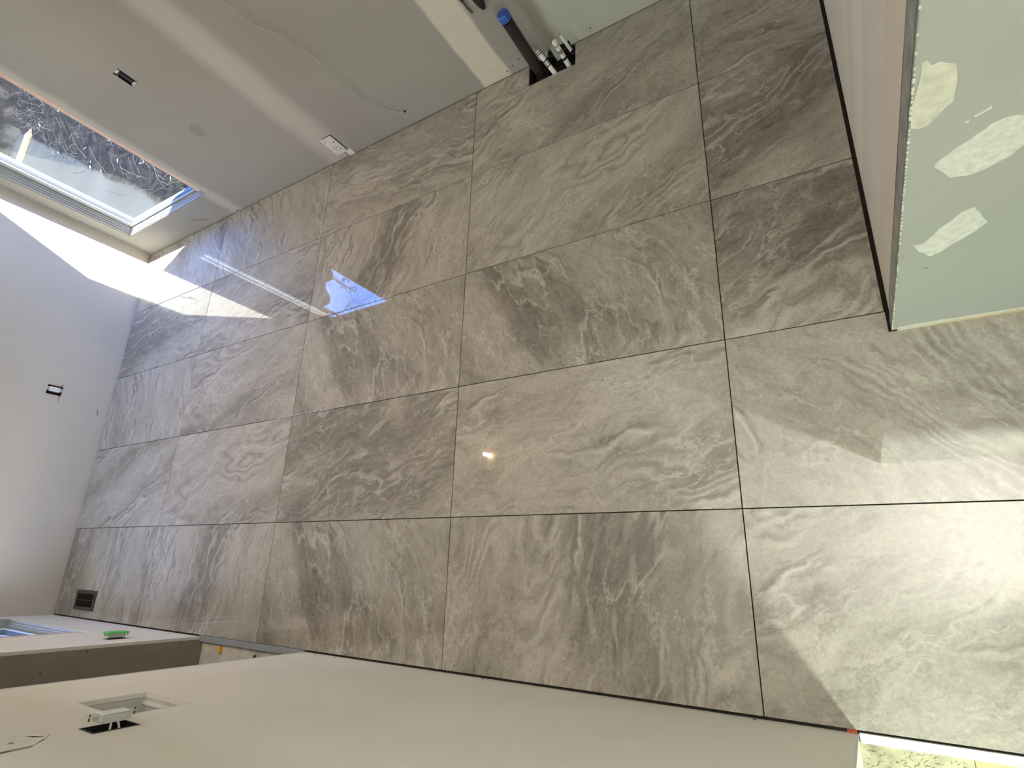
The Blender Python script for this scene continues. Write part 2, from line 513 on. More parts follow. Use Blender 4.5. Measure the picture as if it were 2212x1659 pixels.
# ------------------------------------------------------------------ FLOOR: subfloor slab and its tiles
HX0, HX1, HY0, HY1 = 0.444, 0.70, -2.768, -2.490
floor = tag(link('floor', slab('z', -0.13, -0.012, (-2.4705, 0.75), (-6.2, 1.65), [(HX0 - 0.01, 0.64, HY0 - 0.01, HY1 + 0.01), (-2.381, -2.275, 0.912, 1.172)]), M_dark),
            'large grey marble-look tiled floor of the room', 'floor', kind='structure')
PX, PY = 0.6096, 1.2154
xs = [0.5852] + [-0.0052 - PX * i for i in range(4)] + [-2.4415]
ysl = [1.478] + [0.2909 - PY * i for i in range(6)]
# vein direction in the floor plane, degrees from +x, read off the photograph; print number
VEIN = {(0, 0): (20, 3), (0, 1): (19, 9), (0, 2): (82, 5), (0, 3): (113, 8), (0, 4): (100, 18),
        (1, 0): (95, 6), (1, 1): (103, 14), (1, 2): (159, 12), (1, 3): (127, 17), (1, 4): (116, 6),
        (2, 0): (16, 9), (2, 1): (103, 8), (2, 2): (28, 21), (2, 3): (30, 21), (2, 4): (118, 23),
        (3, 0): (118, 11), (3, 1): (110, 17), (3, 2): (111, 4), (3, 3): (101, 7), (3, 4): (45, 13),
        (4, 0): (171, 5), (4, 1): (171, 12), (4, 2): (25, 21), (4, 3): (162, 10), (4, 4): (115, 7),
        (3, 5): (60, 3), (4, 5): (100, 5)}
G = 0.0017
def add_tile(s, c, x0, x1, y0, y1, holes=()):
    cx, cy = (x0 + x1) / 2, (y0 + y1) / 2
    hh = [(h[0] - cx, h[1] - cx, h[2] - cy, h[3] - cy) for h in holes]
    o = link('tile', slab('z', -0.010, 0.0, (x0 - cx + G, x1 - cx - G), (y0 - cy + G, y1 - cy - G), hh), M_tile, floor)
    o.location = (cx, cy, R.uniform(-0.0003, 0.0003))
    a, sd_ = VEIN[(s, c)]
    o['vein_angle'] = math.radians(a)
    o['print_seed'] = float(sd_)
    bevel(o, 0.0008, 1)
for s in range(5):
    for c in range(6):
        x1, x0 = xs[s], xs[s + 1]
        y1, y0 = ysl[c], ysl[c + 1]
        holes = []
        if s <= 2:
            if c == 5: continue
            if c == 4: y0 = YB + 0.013
        if s == 3 and c in (4, 5):
            holes.append((XB - 0.012, x1 + 1, -9, YB + 0.013 if c == 4 else 9))
        if s == 0 and c == 3:
            holes.append((HX0, 9, HY0, HY1))
        if s == 4 and c == 0:
            holes.append((-2.381, -2.275, 0.912, 1.172))
        add_tile(s, c, x0, x1, y0, y1, holes)
# pit below the pipe hole
link('pipe_pit', boxes((HX0 - 0.012, 0.66, HY0 - 0.02, HY1 + 0.02, -0.30, -0.128)), M_hole_shadow, floor)
poly_patch('z', -0.0125, 1, [(-2.36, YE + 0.25), (-2.449, YE + 0.02), (-2.452, YE + 0.02), (-2.452, YE + 0.30)], floor, 'thinset_smear', M_dark, th=0.001)
link('chalk_mark', boxes((-2.4495, -2.441, YE + 0.002, YE + 0.026, -0.012, -0.004)), M_red, floor)

# ------------------------------------------------------------------ WALLS
# window openings (shared by the two facing windows)
WY0, WY1, WZ0, WZ1 = 0.175, 1.335, 0.250, 2.00
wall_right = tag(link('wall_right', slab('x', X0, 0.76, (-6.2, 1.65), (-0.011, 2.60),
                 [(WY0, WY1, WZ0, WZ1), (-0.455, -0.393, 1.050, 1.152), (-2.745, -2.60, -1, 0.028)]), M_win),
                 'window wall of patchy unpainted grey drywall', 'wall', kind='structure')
wall_back = tag(link('wall_back', slab('y', YF, 1.65, (-2.70, X0), (-0.011, 2.60), [(-0.861, -0.789, 0.342, 0.438)]), M_far),
                'plain far end wall with a bright sun patch beside the corner', 'wall', kind='structure')
DY0, DY1 = -1.300, -0.405
LZ0 = 0.305
wall_left = tag(link('wall_left', slab('x', -2.57, XL, (YE, 1.65), (-0.011, 2.60),
                [(WY0, WY1 - 0.003, LZ0, WZ1), (DY0, DY1, -1, 2.05), (-1.915, -1.662, 0.900, 1.100), (-2.040, -1.968, 1.105, 1.212)]), M_left),
                'long pale drywall with a doorway, cutouts and a window', 'wall', kind='structure')
wall_partition = tag(link('wall_front', boxes((XB, X0, -6.2, YB, -0.011, 2.60)), [M_box_far]),
                     'boxed-out partition with green board face and beige end face', 'wall', kind='structure')
YE_B = YB + 0.0045
link('green_board', boxes((XB - 0.0125, XB - 0.0002, -6.1, YE_B, 0.012, 2.44)), M_green, wall_partition)
link('wood_strip', boxes((XB - 0.0135, XB - 0.002, -6.1, YB - 0.012, -0.002, 0.013)), M_wood, wall_partition)
XB2 = XB - 0.0125
link('corner_bead', boxes((XB2 - 0.0004, XB - 0.004, YE_B - 0.0005, YE_B + 0.0008, 0.0, 2.44)), M_bead, wall_partition)
# ragged bright crumbs of compound along the bead
bm = bmesh.new()
rr = random.Random(3)
z = 0.02
while z < 1.9:
    dense = z < 0.22 or 0.55 < z < 1.1
    h = rr.uniform(0.002, 0.009)
    r_ = rr.uniform(0.0003, 0.0016 if dense else 0.0008)
    box(bm, XB2 - 0.0006 - r_, XB2 + 0.001, YE_B - 0.001 - r_, YE_B + 0.0004 + r_, z, z + h)
    z += h + rr.uniform(0.001, 0.012 if dense else 0.05)
tag(link('compound_crumbs', bm, M_mud, wall_partition), kind='stuff')
wall_side = tag(link('wall_end', boxes((-2.70, -1.2, -6.32, -6.2, -0.011, 2.60)), M_far), 'end wall of the passage behind the camera', 'wall', kind='structure')
ceiling = tag(link('ceiling', boxes((-4.70, 0.76, -6.32, 1.65, ZC, 2.60)), M_ceil), 'plain pale ceiling overhead', 'ceiling', kind='structure')

# mud patches on the green board (y, z) read off the photograph
poly_patch('x', XB2, -1, [(-3.858, 0.978), (-3.857, 1.021), (-3.861, 1.056), (-3.864, 1.091), (-3.866, 1.126), (-3.871, 1.129), (-3.881, 1.113), (-3.89, 1.115), (-3.911, 1.098), (-3.916, 1.061), (-3.915, 1.016), (-3.902, 1.002), (-3.897, 0.993), (-3.884, 0.974), (-3.872, 0.972)],
           wall_partition, 'mud_patch', M_mud2, 0.0013, 0.0010, 2, 4)
poly_patch('x', XB2, -1, [(-3.901, 0.843), (-3.919, 0.87), (-3.951, 0.898), (-3.975, 0.922), (-3.995, 0.930), (-4.03, 0.918), (-4.046, 0.88), (-4.036, 0.844), (-4.019, 0.813), (-3.987, 0.791), (-3.958, 0.782), (-3.929, 0.793)],
           wall_partition, 'mud_patch', M_mud, 0.0013, 0.0016, 3, 5)
poly_patch('x', XB2, -1, [(-3.884, 0.542), (-3.906, 0.544), (-3.929, 0.596), (-3.963, 0.644), (-3.985, 0.655), (-4.000, 0.62), (-4.016, 0.577), (-4.007, 0.561), (-3.979, 0.528), (-3.941, 0.486), (-3.923, 0.471), (-3.896, 0.51)],
           wall_partition, 'mud_patch', M_mud, 0.0013, 0.0014, 3, 6)
poly_patch('x', XB2, -1, [(-3.948, 0.959), (-3.97, 0.971), (-3.971, 0.967), (-3.95, 0.955)], wall_partition, 'mud_streak', M_mud, 0.001, 0.0003, 2, 7)
poly_patch('x', XB2, -1, [(-3.935, 0.953), (-3.942, 0.953), (-3.942, 0.947), (-3.937, 0.948)], wall_partition, 'mud_streak', M_mud, 0.001, 0.0003, 2, 8)
poly_patch('x', XB2, -1, [(-3.912, 0.415), (-3.922, 0.409), (-3.921, 0.403), (-3.913, 0.408)], wall_partition, 'scuff', M_scr, 0.0006)
poly_patch('x', XB2, -1, [(-3.865, 0.503), (-3.868, 0.501), (-3.869, 0.495), (-3.866, 0.496)], wall_partition, 'scuff', M_scr, 0.0006)
poly_patch('x', XB2, -1, [(-3.868, 0.001), (-3.872, 0.03), (-3.95, 0.035), (-4.1, 0.028), (-4.4, 0.030), (-4.4, 0.014), (-4.0, 0.013)], wall_partition, 'mud_edge', M_mudw, 0.0014, 0.002, 4, 8)
# taped joints on the far face
poly_patch('y', YB, 1, [(-1.2845, 0.0), (-1.2845, 2.4), (-1.218, 2.4), (-1.224, 1.2), (-1.228, 0.8), (-1.224, 0.4), (-1.226, 0.12), (-1.262, 0.0)], wall_partition, 'raw_joint', M_bead, 0.0050, 0.0015, 6, 9)

# window wall details
poly_patch('x', X0, -1, [(0.171, 0.0), (0.1735, 0.27), (0.175, 0.27), (0.1745, 0.0)], wall_right, 'drywall_seam', M_scr, 0.0006, 0.0006, 4, 2)
for (y, z, s_) in ((-2.46, 0.064, .004), (-2.41, 0.045, .004), (-2.365, 0.028, .004), (-2.28, 0.075, .0025), (-2.06, 0.33, .002), (-2.87, 0.035, .004), (0.36, 0.015, .004), (0.33, 0.022, .003), (0.78, 0.012, .004), (0.83, 0.014, .003), (0.16, 0.010, .007), (0.22, 0.055, .004)):
    bm = bmesh.new()
    tube(bm, [(X0 - 0.0015, y, z), (X0 + 0.002, y, z)], s_, 7)
    link('nail_head', bm, M_screw, wall_right)
poly_patch('x', X0, -1, [(0.47, 0.060), (0.56, 0.105), (0.63, 0.13), (0.64, 0.10), (0.58, 0.09), (0.55, 0.062), (0.50, 0.05)], wall_right, 'stain', plain('damp_stain', (0.25, 0.235, 0.20), 0.9), 0.0004, 0.004, 3, 12)
poly_patch('x', X0, -1, [(-0.33, 0.66), (-0.36, 0.70), (-0.42, 0.71), (-0.44, 0.66), (-0.43, 0.60), (-0.36, 0.60)], wall_right, 'stain', plain('wall_smudge', (0.265, 0.253, 0.23), 0.9), 0.0003, 0.006, 3, 13)
# dark cut edge at the foot of the window wall
link('wall_gap', boxes((0.5855, 0.5908, -3.845, 1.47, -0.011, -0.0035)), M_hole_shadow, wall_right)

# far wall details
for (x, z, s_) in ((-0.735, 0.030, .003), (-0.10, 0.014, .0035), (-0.46, 0.035, .003), (-0.50, 0.020, .003), (-0.62, 0.02, .003), (-1.9, 0.018, .0035), (-2.05, 0.045, .003)):
    bm = bmesh.new()
    tube(bm, [(x, YF - 0.0015, z), (x, YF + 0.002, z)], s_, 7)
    link('nail_head', bm, M_screw, wall_back)
poly_patch('y', YF, -1, [(-0.897, 0.068), (-0.907, 0.082), (-0.955, 0.066), (-0.955, 0.062), (-0.91, 0.066)], wall_back, 'scratch', M_scr, 0.0005, 0.001, 2, 3)
poly_patch('y', YF, -1, [(0.30, 0.30), (0.315, 0.36), (0.36, 0.50), (0.35, 0.42), (0.33, 0.34)], wall_back, 'torn_paper', plain('torn_paper', (0.33, 0.30, 0.27), 0.9), 0.0008, 0.006, 2, 3)
for k in range(9):
    x, z = rr.uniform(0.2, 0.5), rr.uniform(0.05, 0.95)
    poly_patch('y', YF, -1, [(x, z), (x + .012, z + .006), (x + .016, z - .002), (x + .004, z - .008)], wall_back, 'scuff', plain('scuff_pale', (0.42, 0.40, 0.36), 0.9) if k == 0 else bpy.data.materials['scuff_pale'], 0.0005, 0.003, 2, k)

# left wall details: raw gypsum rims on the cuts, repair patch
multi('door_edge', [(-2.4495, -2.4485, DY0 - 0.001, DY0 + 0.004, 0, 2.05), (-2.463, -2.4492, DY0, DY0 + 0.0025, 0, 2.05)], M_gyp, wall_left)
poly_patch('x', XL, 1, [(-1.86, 1.40), (-1.895, 1.345), (-1.905, 1.322), (-1.943, 1.312), (-1.975, 1.303), (-1.965, 1.285), (-1.952, 1.266), (-1.972, 1.272), (-2.000, 1.290), (-2.020, 1.311), (-2.047, 1.334), (-2.045, 1.360), (-2.046, 1.378), (-2.06, 1.45), (-1.90, 1.50)], wall_left, 'mud_patch', M_mudw, 0.0012, 0.0015, 2, 22)
poly_patch('x', XL, 1, [(-2.046, 1.400), (-2.050, 1.400), (-2.0515, 1.36), (-2.048, 1.334), (-2.042, 1.329), (-2.045, 1.345), (-2.046, 1.365)], wall_left, 'crack_shade', M_scr, 0.0022, 0.0006, 2, 23)  # thin dark strip paints the shade along the patch's cracked edge
bm = bmesh.new(); tube(bm, [(XL + 0.001, -1.989, 1.352), (XL + 0.0022, -1.989, 1.352)], 0.0055, 8)
link('screw_hole', bm, M_scr, wall_left)
for (y, z) in ((-1.46, 0.02), (-1.53, 0.015), (-1.40, 0.02), (-3.33, 0.01), (-2.35, 0.008)):
    bm = bmesh.new(); tube(bm, [(XL - .001, y, z), (XL + 0.0012, y, z)], 0.004, 7)
    link('nail_head', bm, M_screw, wall_left)
# wall end (raw bead) beside the side passage
link('corner_bead', boxes((XL - 0.003, XL + 0.0012, YE - 0.0015, YE + 0.003, 0, 2.44)), M_gyp, wall_left)

# ------------------------------------------------------------------ closet behind the doorway
XC = -3.45
door_1 = tag(link('door_1', boxes((-2.66, -2.4635, DY1 - 0.012, DY1 - 0.0005, -0.022, 2.05)), M_paper_shade), 'bare drywall jamb of the doorway, shade painted into its brown-grey', 'doorway', kind='structure')
for (x, z) in ((-2.475, 0.10), (-2.475, 0.55), (-2.475, 0.98), (-2.55, 0.72)):
    bm = bmesh.new(); tube(bm, [(x, DY1 - 0.0136, z), (x, DY1 - 0.011, z)], 0.0035, 7)
    link('screw', bm, M_screw, door_1)
link('jamb_edge', boxes((-2.4635, -2.4492, DY1 - 0.0125, DY1 + 0.003, 0, 2.05)), M_gyp, door_1)
link('header', boxes((-2.66, -2.4635, DY0, DY1, 2.05, 2.44)), M_paper_shade, door_1)
closet = tag(link('wall_closet', boxes((XC - 0.1, XC, -1.6, -0.2, -0.05, 2.44), (XC, -2.57, -1.6, -1.5, -0.05, 2.44), (XC, -2.66, -0.30, -0.2, -0.05, 2.44), (-2.66, -2.57, DY1 + 0.014, -0.2, -0.05, 2.44)), M_paper_shade),
             'dark closet walls behind the doorway', 'wall', kind='structure')
tag(link('floor_closet', boxes((XC, -2.452, -1.5, -0.31, -0.06, -0.024)), M_sub), 'dirty bare subfloor inside the doorway', 'floor', kind='structure')
tag(link('trim_1', boxes((-2.4740, -2.4420, DY0 + 0.003, DY1 - 0.003, -0.020, -0.0015)), M_trim), 'grey metal edge trim along the doorway threshold', 'trim', kind='structure')
bpy.data.objects['trim_1'].location.z = 0.001
bevel(bpy.data.objects['trim_1'], 0.002)

# ------------------------------------------------------------------ side passage at the near left
side = tag(link('wall_side', boxes((-4.7, -4.6, -6.2, -2.9, -0.05, 2.44), (-4.6, -2.57, -3.0, -2.9, -0.05, 2.44), (-4.6, XL, -6.3, -6.2, -0.05, 2.44)), M_far),
           'walls of the side room beyond the wall end', 'wall', kind='structure')
tag(link('floor_side', boxes((-4.6, -2.4706, -6.2, -3.0, -0.10, -0.0136), (-2.70, -2.4690, -6.2, YE, -0.0135, -0.006), (-2.70, -2.57, YE, -3.0, -0.0135, -0.010)), M_thin),
    'plaster-spattered yellowish subfloor beyond the threshold', 'floor', kind='structure')
# ridges of spilled plaster
bm = bmesh.new()
for k in range(240):
    x, y = rr.uniform(-2.60, -2.475), rr.uniform(-3.83, YE - 0.01)
    a = rr.uniform(0, 3.14); L = rr.uniform(0.002, 0.012); w_ = rr.uniform(0.0008, 0.0032)
    dx, dy = math.cos(a) * L, math.sin(a) * L
    tube(bm, [(x - dx, y - dy, -0.007), (x, y + w_, -0.0055), (x + dx, y + dy, -0.007)], [w_ * .3, w_, w_ * .3], 5)
tag(link('plaster_ridges', bm, M_thin, bpy.data.objects['floor_side']), kind='stuff')
tag(link('plywood_sheet', boxes((-2.90, -2.470, -5.2, -3.842, -0.0055, -0.001)), M_ply), 'tan plywood sheet on the subfloor beside the white threshold strip', 'plywood')
tag(link('trim_2', boxes((-2.4695, -2.4465, -5.9, YE - 0.003, -0.012, 0.001)), M_strip), 'white threshold strip beyond the tile edge near the wall end', 'trim', kind='structure')

# ------------------------------------------------------------------ windows
def make_window(name, sgn, wx, y0, y1, z0, z1, label):
    """vinyl window set in the wall plane wx; sgn = outward x direction"""
    W_ = tag(bpy.data.objects.new(name, None), label, 'window', kind='structure')
    C.objects.link(W_)
    def bx(a, b_, *r_):
        p, q = wx + sgn * a, wx + sgn * b_
        return (min(p, q), max(p, q), *r_)
    # outer frame, three receding steps; each step a ring of four rails
    def ring(nm, d0, d1, i0, i1, m, ib0=None, ib1=None):
        ib0 = i0 if ib0 is None else ib0; ib1 = i1 if ib1 is None else ib1
        bm = boxes(bx(d0, d1, y0 + i0, y0 + i1, z0 + ib0, z1 - i0), bx(d0, d1, y1 - i1, y1 - i0, z0 + ib0, z1 - i0),
                   bx(d0, d1, y0 + i1, y1 - i1, z0 + ib0, z0 + ib1), bx(d0, d1, y0 + i1, y1 - i1, z1 - i1, z1 - i0))
        o = link(nm, bm, m, W_)
        bevel(o, 0.0015)
        return o
    ring('window_frame', 0.004, 0.150, 0.001, 0.014, M_vinyl, 0.001, 0.006)
    ring('gasket', 0.030, 0.149, 0.014, 0.0165, M_vinyl_d, 0.006, 0.0075)
    ring('window_frame', 0.018, 0.148, 0.0165, 0.030, M_vinyl, 0.0075, 0.012)
    ring('gasket', 0.036, 0.147, 0.030, 0.0325, M_vinyl_d, 0.012, 0.0135)
    ring('window_frame', 0.030, 0.146, 0.0325, 0.046, M_vinyl, 0.0135, 0.018)
    ring('gasket', 0.048, 0.145, 0.046, 0.0485, M_vinyl_d, 0.018, 0.0195)
    ring('window_frame', 0.040, 0.144, 0.0485, 0.058, M_vinyl, 0.0195, 0.0235)
    ring('gasket', 0.058, 0.143, 0.058, 0.064, M_vinyl_d, 0.0235, 0.026)
    ring('window_frame', 0.052, 0.142, 0.064, 0.067, M_vinyl, 0.026, 0.0275)
    ring('gasket', 0.058, 0.141, 0.067, 0.072, M_vinyl_d, 0.0275, 0.030)
    ring('sash', 0.050, 0.100, 0.072, 0.113, M_vinyl, 0.030, 0.042)
    ring('gasket', 0.062, 0.090, 0.113, 0.117, M_vinyl_d, 0.042, 0.044)
    g_ = link('pane', boxes(bx(0.074, 0.0745, y0 + 0.112, y1 - 0.112, z0 + 0.043, z1 - 0.112)), M_glass, W_)
    g2 = None
    # label sticker and wood shim
    st = link('sticker', boxes(bx(0.0488, 0.0502, y1 - 0.098, y1 - 0.084, z0 + 0.07, z0 + 0.13)), M_sticker, W_)
    link('wood_shim', boxes(bx(-0.001, 0.003, y0 + 0.0005, y0 + 0.032, z0 + 0.05, z1 - 0.02)), M_pinkwood, W_)
    return W_
make_window('window_1', 1, X0, WY0, WY1, WZ0, WZ1, 'white vinyl window with sticker on its sash, lit by the sun')
make_window('window_2', -1, XL, WY0, WY1 - 0.003, LZ0, WZ1, 'white vinyl window in the left wall, seen edge-on')
link('exterior_wall_return', boxes((0.76, 0.895, -0.35, 0.175, -0.1, 2.9)), M_siding, wall_right)

# ------------------------------------------------------------------ THINGS ON THE WALLS
# switch box on the window wall
t_ = thing('electrical_box', 'black switch box sunk in the window wall above the stain', 'electrical box', (X0, -0.424, 1.10))
link('box_shell', boxes((0.001, 0.055, -0.031, -0.027, -0.051, 0.051), (0.001, 0.055, 0.027, 0.031, -0.051, 0.051), (0.001, 0.055, -0.027, 0.027, -0.051, -0.047), (0.001, 0.055, -0.027, 0.027, 0.047, 0.051), (0.051, 0.055, -0.027, 0.027, -0.047, 0.047)), M_black, t_)
link('device_body', boxes((-0.004, 0.040, -0.022, 0.004, -0.040, 0.040)), M_black, t_)
multi('device_strap', [(-0.004, -0.0025, -0.026, 0.010, 0.040, 0.054), (-0.004, -0.0025, -0.026, 0.010, -0.054, -0.040)], M_gdev, t_)
bm = bmesh.new()
tube(bm, smooth_path([(-0.003, 0.006, 0.038), (-0.012, 0.020, 0.030), (-0.008, 0.030, 0.044)]), 0.0018, 6)
link('wire', bm, M_wire, t_)

# low voltage outlet in the far wall
t_ = thing('wall_outlet', 'white outlet in a maroon box sunk in the far wall', 'outlet', (-0.825, YF, 0.390))
link('box_shell', boxes((-0.036, -0.032, -0.002, 0.05, -0.048, 0.048), (0.032, 0.036, -0.002, 0.05, -0.048, 0.048), (-0.032, 0.032, -0.002, 0.05, -0.048, -0.044), (-0.032, 0.032, -0.002, 0.05, 0.044, 0.048), (-0.032, 0.032, 0.046, 0.05, -0.044, 0.044)), M_maroon, t_)
dv_ = link('outlet_body', boxes((-0.012, 0.024, -0.006, 0.03, -0.034, 0.034)), M_wdev, t_)
bevel(dv_, 0.002)
for z_ in (-0.018, 0.018):
    multi('socket', [(0.000, 0.002, -0.0068, -0.0058, z_ - 0.006, z_ + 0.002), (0.010, 0.012, -0.0068, -0.0058, z_ - 0.006, z_ + 0.002)], M_scr, t_)
multi('strap', [(-0.006, 0.018, -0.0065, -0.005, 0.034, 0.050), (-0.006, 0.018, -0.0065, -0.005, -0.050, -0.034)], M_gdev, t_)
bm = bmesh.new()
tube(bm, smooth_path([(-0.034, -0.001, -0.038), (-0.055, -0.004, -0.040), (-0.078, -0.003, -0.044)]), [0.002] * 12 + [0.0008], 6)
link('torn_edge', bm, M_scr, t_); bm = bmesh.new()
tube(bm, smooth_path([(0.034, -0.001, -0.020), (0.042, -0.006, -0.034), (0.054, -0.003, -0.046)]), [0.0055] * 6 + [0.0035] * 6 + [0.0012], 6)
link('torn_edge', bm, M_scr, t_)

# nail plate bracket at the foot of the window wall
t_ = thing('wall_bracket', 'white perforated steel bracket at the foot of the window wall', 'bracket', (X0, -1.07, 0.10))
M_plate = plain('white_steel_plate', (0.68, 0.66, 0.62), 0.45)
hs = [(0.024, 0.030, 0.066, 0.076), (-0.030, -0.022, 0.040, 0.054), (-0.002, 0.004, 0.012, 0.020), (0.014, 0.020, 0.000, 0.008), (-0.016, -0.008, 0.002, 0.008), (0.006, 0.012, -0.014, -0.006),
      (-0.030, -0.022, -0.022, -0.010), (0.030, 0.038, -0.044, -0.038), (-0.008, -0.004, -0.030, -0.022)]
pl = link('plate', slab('x', -0.010, -0.0085, (-0.050, 0.052), (-0.055, 0.098), hs), M_plate, t_)
link('backing', boxes((-0.0080, -0.0005, -0.048, 0.050, -0.053, 0.096)), M_hole_shadow, t_)
multi('side_flange', [(-0.016, -0.0002, 0.052, 0.056, -0.040, 0.030), (-0.016, -0.0002, 0.052, 0.056, 0.042, 0.090)], M_plate, t_)
multi('tab', [(-0.013, -0.010, 0.020, 0.046, 0.090, 0.102), (-0.014, -0.010, -0.042, -0.030, -0.050, -0.030)], M_plate, t_)
link('drywall_scrap', boxes((-0.006, -0.0003, -0.074, -0.022, -0.100, -0.050)), M_gyp, t_)
link('foot_slot', boxes((-0.0065, -0.0055, -0.020, -0.0165, -0.098, -0.056)), M_hole_shadow, t_)

# loose wire against the window wall
wp = [(0.560, -1.36, 1.22), (0.562, -1.392, 1.06), (0.564, -1.400, 0.94), (0.566, -1.45, 0.85), (0.566, -1.475, 0.765), (0.566, -1.50, 0.69), (0.564, -1.520, 0.585), (0.563, -1.522, 0.45), (0.566, -1.535, 0.33), (0.572, -1.557, 0.245), (0.580, -1.60, 0.165), (0.586, -1.645, 0.115), (0.592, -1.668, 0.102)]
bm = bmesh.new(); tube(bm, smooth_path(wp, 6), 0.0026, 7)
tag(link('loose_wire', bm, M_wire, smooth=True), 'thin pale wire hanging down the window wall into a small hole', 'wire')
bm = bmesh.new(); tube(bm, [(X0 - 0.002, -1.672, 0.100), (X0 + 0.003, -1.672, 0.100)], 0.009, 9)
link('wire_hole', bm, M_hole_shadow, wall_right)

# black cables hanging above the pipes
t_ = thing('cable_bundle', 'black cables hanging down the window wall above the capped drain', 'cable', (X0, -2.42, 0.50))
bm = bmesh.new()
# strands of one hanging loop, packed side by side (local y, z seen from the room)
for k in range(9):
    f = k / 8.0
    a_ = -0.024 - 0.012 * f          # left leg
    b_ = -0.066 + 0.016 * f          # right leg
    bot = -0.098 + 0.052 * f
    dx = -0.012 - 0.010 * ((k * 5) % 3) / 2
    tube(bm, smooth_path([(dx, a_ + 0.008, 0.20), (dx, a_, 0.02), (dx - 0.002, a_ - 0.004, bot * 0.55), (dx - 0.003, (a_ + b_) / 2 - 0.002, bot), (dx - 0.003, b_ + 0.003, bot * 0.55), (dx, b_, 0.02), (dx, b_ - 0.002, 0.20)], 5), 0.0040, 7)
link('cable_loop', bm, M_cable, t_, smooth=True)
for oy in (0.0, 0.0065):
    bm = bmesh.new()
    tube(bm, smooth_path([(-0.008, 0.034 + oy, 0.20), (-0.008, 0.026 + oy, 0.01), (-0.009, 0.025 + oy, -0.030), (-0.009, 0.024 + oy, -0.060), (-0.008, 0.017 + oy, -0.090)]), 0.0020, 7)
    link('wire', bm, M_cable, t_, smooth=True)
bm = bmesh.new(); tube(bm, [(-0.009, 0.032, 0.08), (-0.009, 0.030, -0.016)], 0.0075, 8)
link('tape_wrap', bm, M_cable, t_)

# pipes in the floor cutout
t_ = thing('drain_pipe', 'black drain pipe standing in the floor cutout, capped in blue', 'pipe', (0.503, -2.560, -0.13))
bm = bmesh.new(); tube(bm, [(0, 0, 0), (0, 0, 0.468)], 0.0290, 24)
link('pipe', bm, M_abs, t_, smooth=False)
bm = bmesh.new(); tube(bm, [(0, 0, 0.0), (0, 0, 0.105), (0, 0, 0.115)], [0.038, 0.038, 0.033], 24)
link('coupling', bm, M_abs, t_)
bm = bmesh.new(); tube(bm, [(0, 0, 0.478), (0, 0, 0.508), (0, 0, 0.517), (0, 0, 0.519)], [0.0315, 0.0315, 0.028, 0.018], 24)
link('cap', bm, M_blue, t_)
def stub(label, base, top, r_, bands, cap_, elbow=False):
    t2 = thing('supply_pipe', label, 'pipe', base, 'white supply pipes in the floor cutout')
    d = Vector(top) - Vector(base)
    bm = bmesh.new(); tube(bm, [(0, 0, 0), d], r_, 16); link('pipe', bm, M_pipe, t2)
    for (f0, f1, mm, k) in bands:
        bm = bmesh.new(); tube(bm, [d * f0, d * f1], r_ * k, 16); link('crimp_ring', bm, mm, t2)
    if cap_:
        bm = bmesh.new(); tube(bm, [d * 0.99, d * 1.06, d * 1.09], [r_ * 1.12, r_ * 1.12, r_ * 0.7], 16); link('end_cap', bm, M_pipe, t2)
    return t2
stub('white supply pipe leaning against the black drain pipe', (0.454, -2.648, -0.02), (0.510, -2.606, 0.118), 0.0125,
     [(0.38, 0.42, M_black, 1.1), (0.42, 0.58, M_brass, 1.12), (0.58, 0.62, M_black, 1.1), (0.86, 0.89, M_black, 1.12), (0.93, 0.96, M_black, 1.12)], False)
stub('upright white supply pipe with black and copper rings, middle of the cutout', (0.462, -2.728, -0.02), (0.470, -2.722, 0.140), 0.0125,
     [(0.36, 0.44, M_black, 1.15), (0.60, 0.70, M_brass, 1.12), (0.70, 0.73, M_copper, 1.16), (0.90, 0.93, M_copper, 1.16)], True)
stub('thin short white pipe nearest the partition end of the cutout', (0.553, -2.745, -0.02), (0.560, -2.732, 0.095), 0.0085, [(0.04, 0.16, M_black, 1.5)], False)
# grey pipe stub lying behind in the wall notch
bm = bmesh.new(); tube(bm, [(0.575, -2.66, -0.03), (0.583, -2.655, 0.055)], 0.016, 14)
tag(link('pipe_stub', bm, M_gdev), 'short grey pipe stub against the wall behind the white pipes', 'pipe')

# floor register
t_ = thing('floor_register', 'dark bronze floor register in the tile by the far corner', 'floor vent', (-2.328, 1.042, 0.0))
link('frame', slab('z', 0.0004, 0.004, (-0.066, 0.066), (-0.148, 0.148), [(-0.042, 0.042, -0.118, 0.118)]), M_bronze, t_)
link('duct', boxes((-0.0525, -0.0505, -0.129, 0.129, -0.11, 0.0), (0.0505, 0.0525, -0.129, 0.129, -0.11, 0.0), (-0.0505, 0.0505, -0.129, -0.127, -0.11, 0.0), (-0.0505, 0.0505, 0.127, 0.129, -0.11, 0.0), (-0.0505, 0.0505, -0.127, 0.127, -0.11, -0.108)), M_hole_shadow, t_)
for k in range(14):
    y = -0.112 + k * 0.0172
    link('louver', boxes((-0.042, 0.042, y, y + 0.004, -0.010, 0.0025)), M_black, t_)
link('divider', boxes((-0.002, 0.002, -0.118, 0.118, -0.010, 0.0028)), M_black, t_)

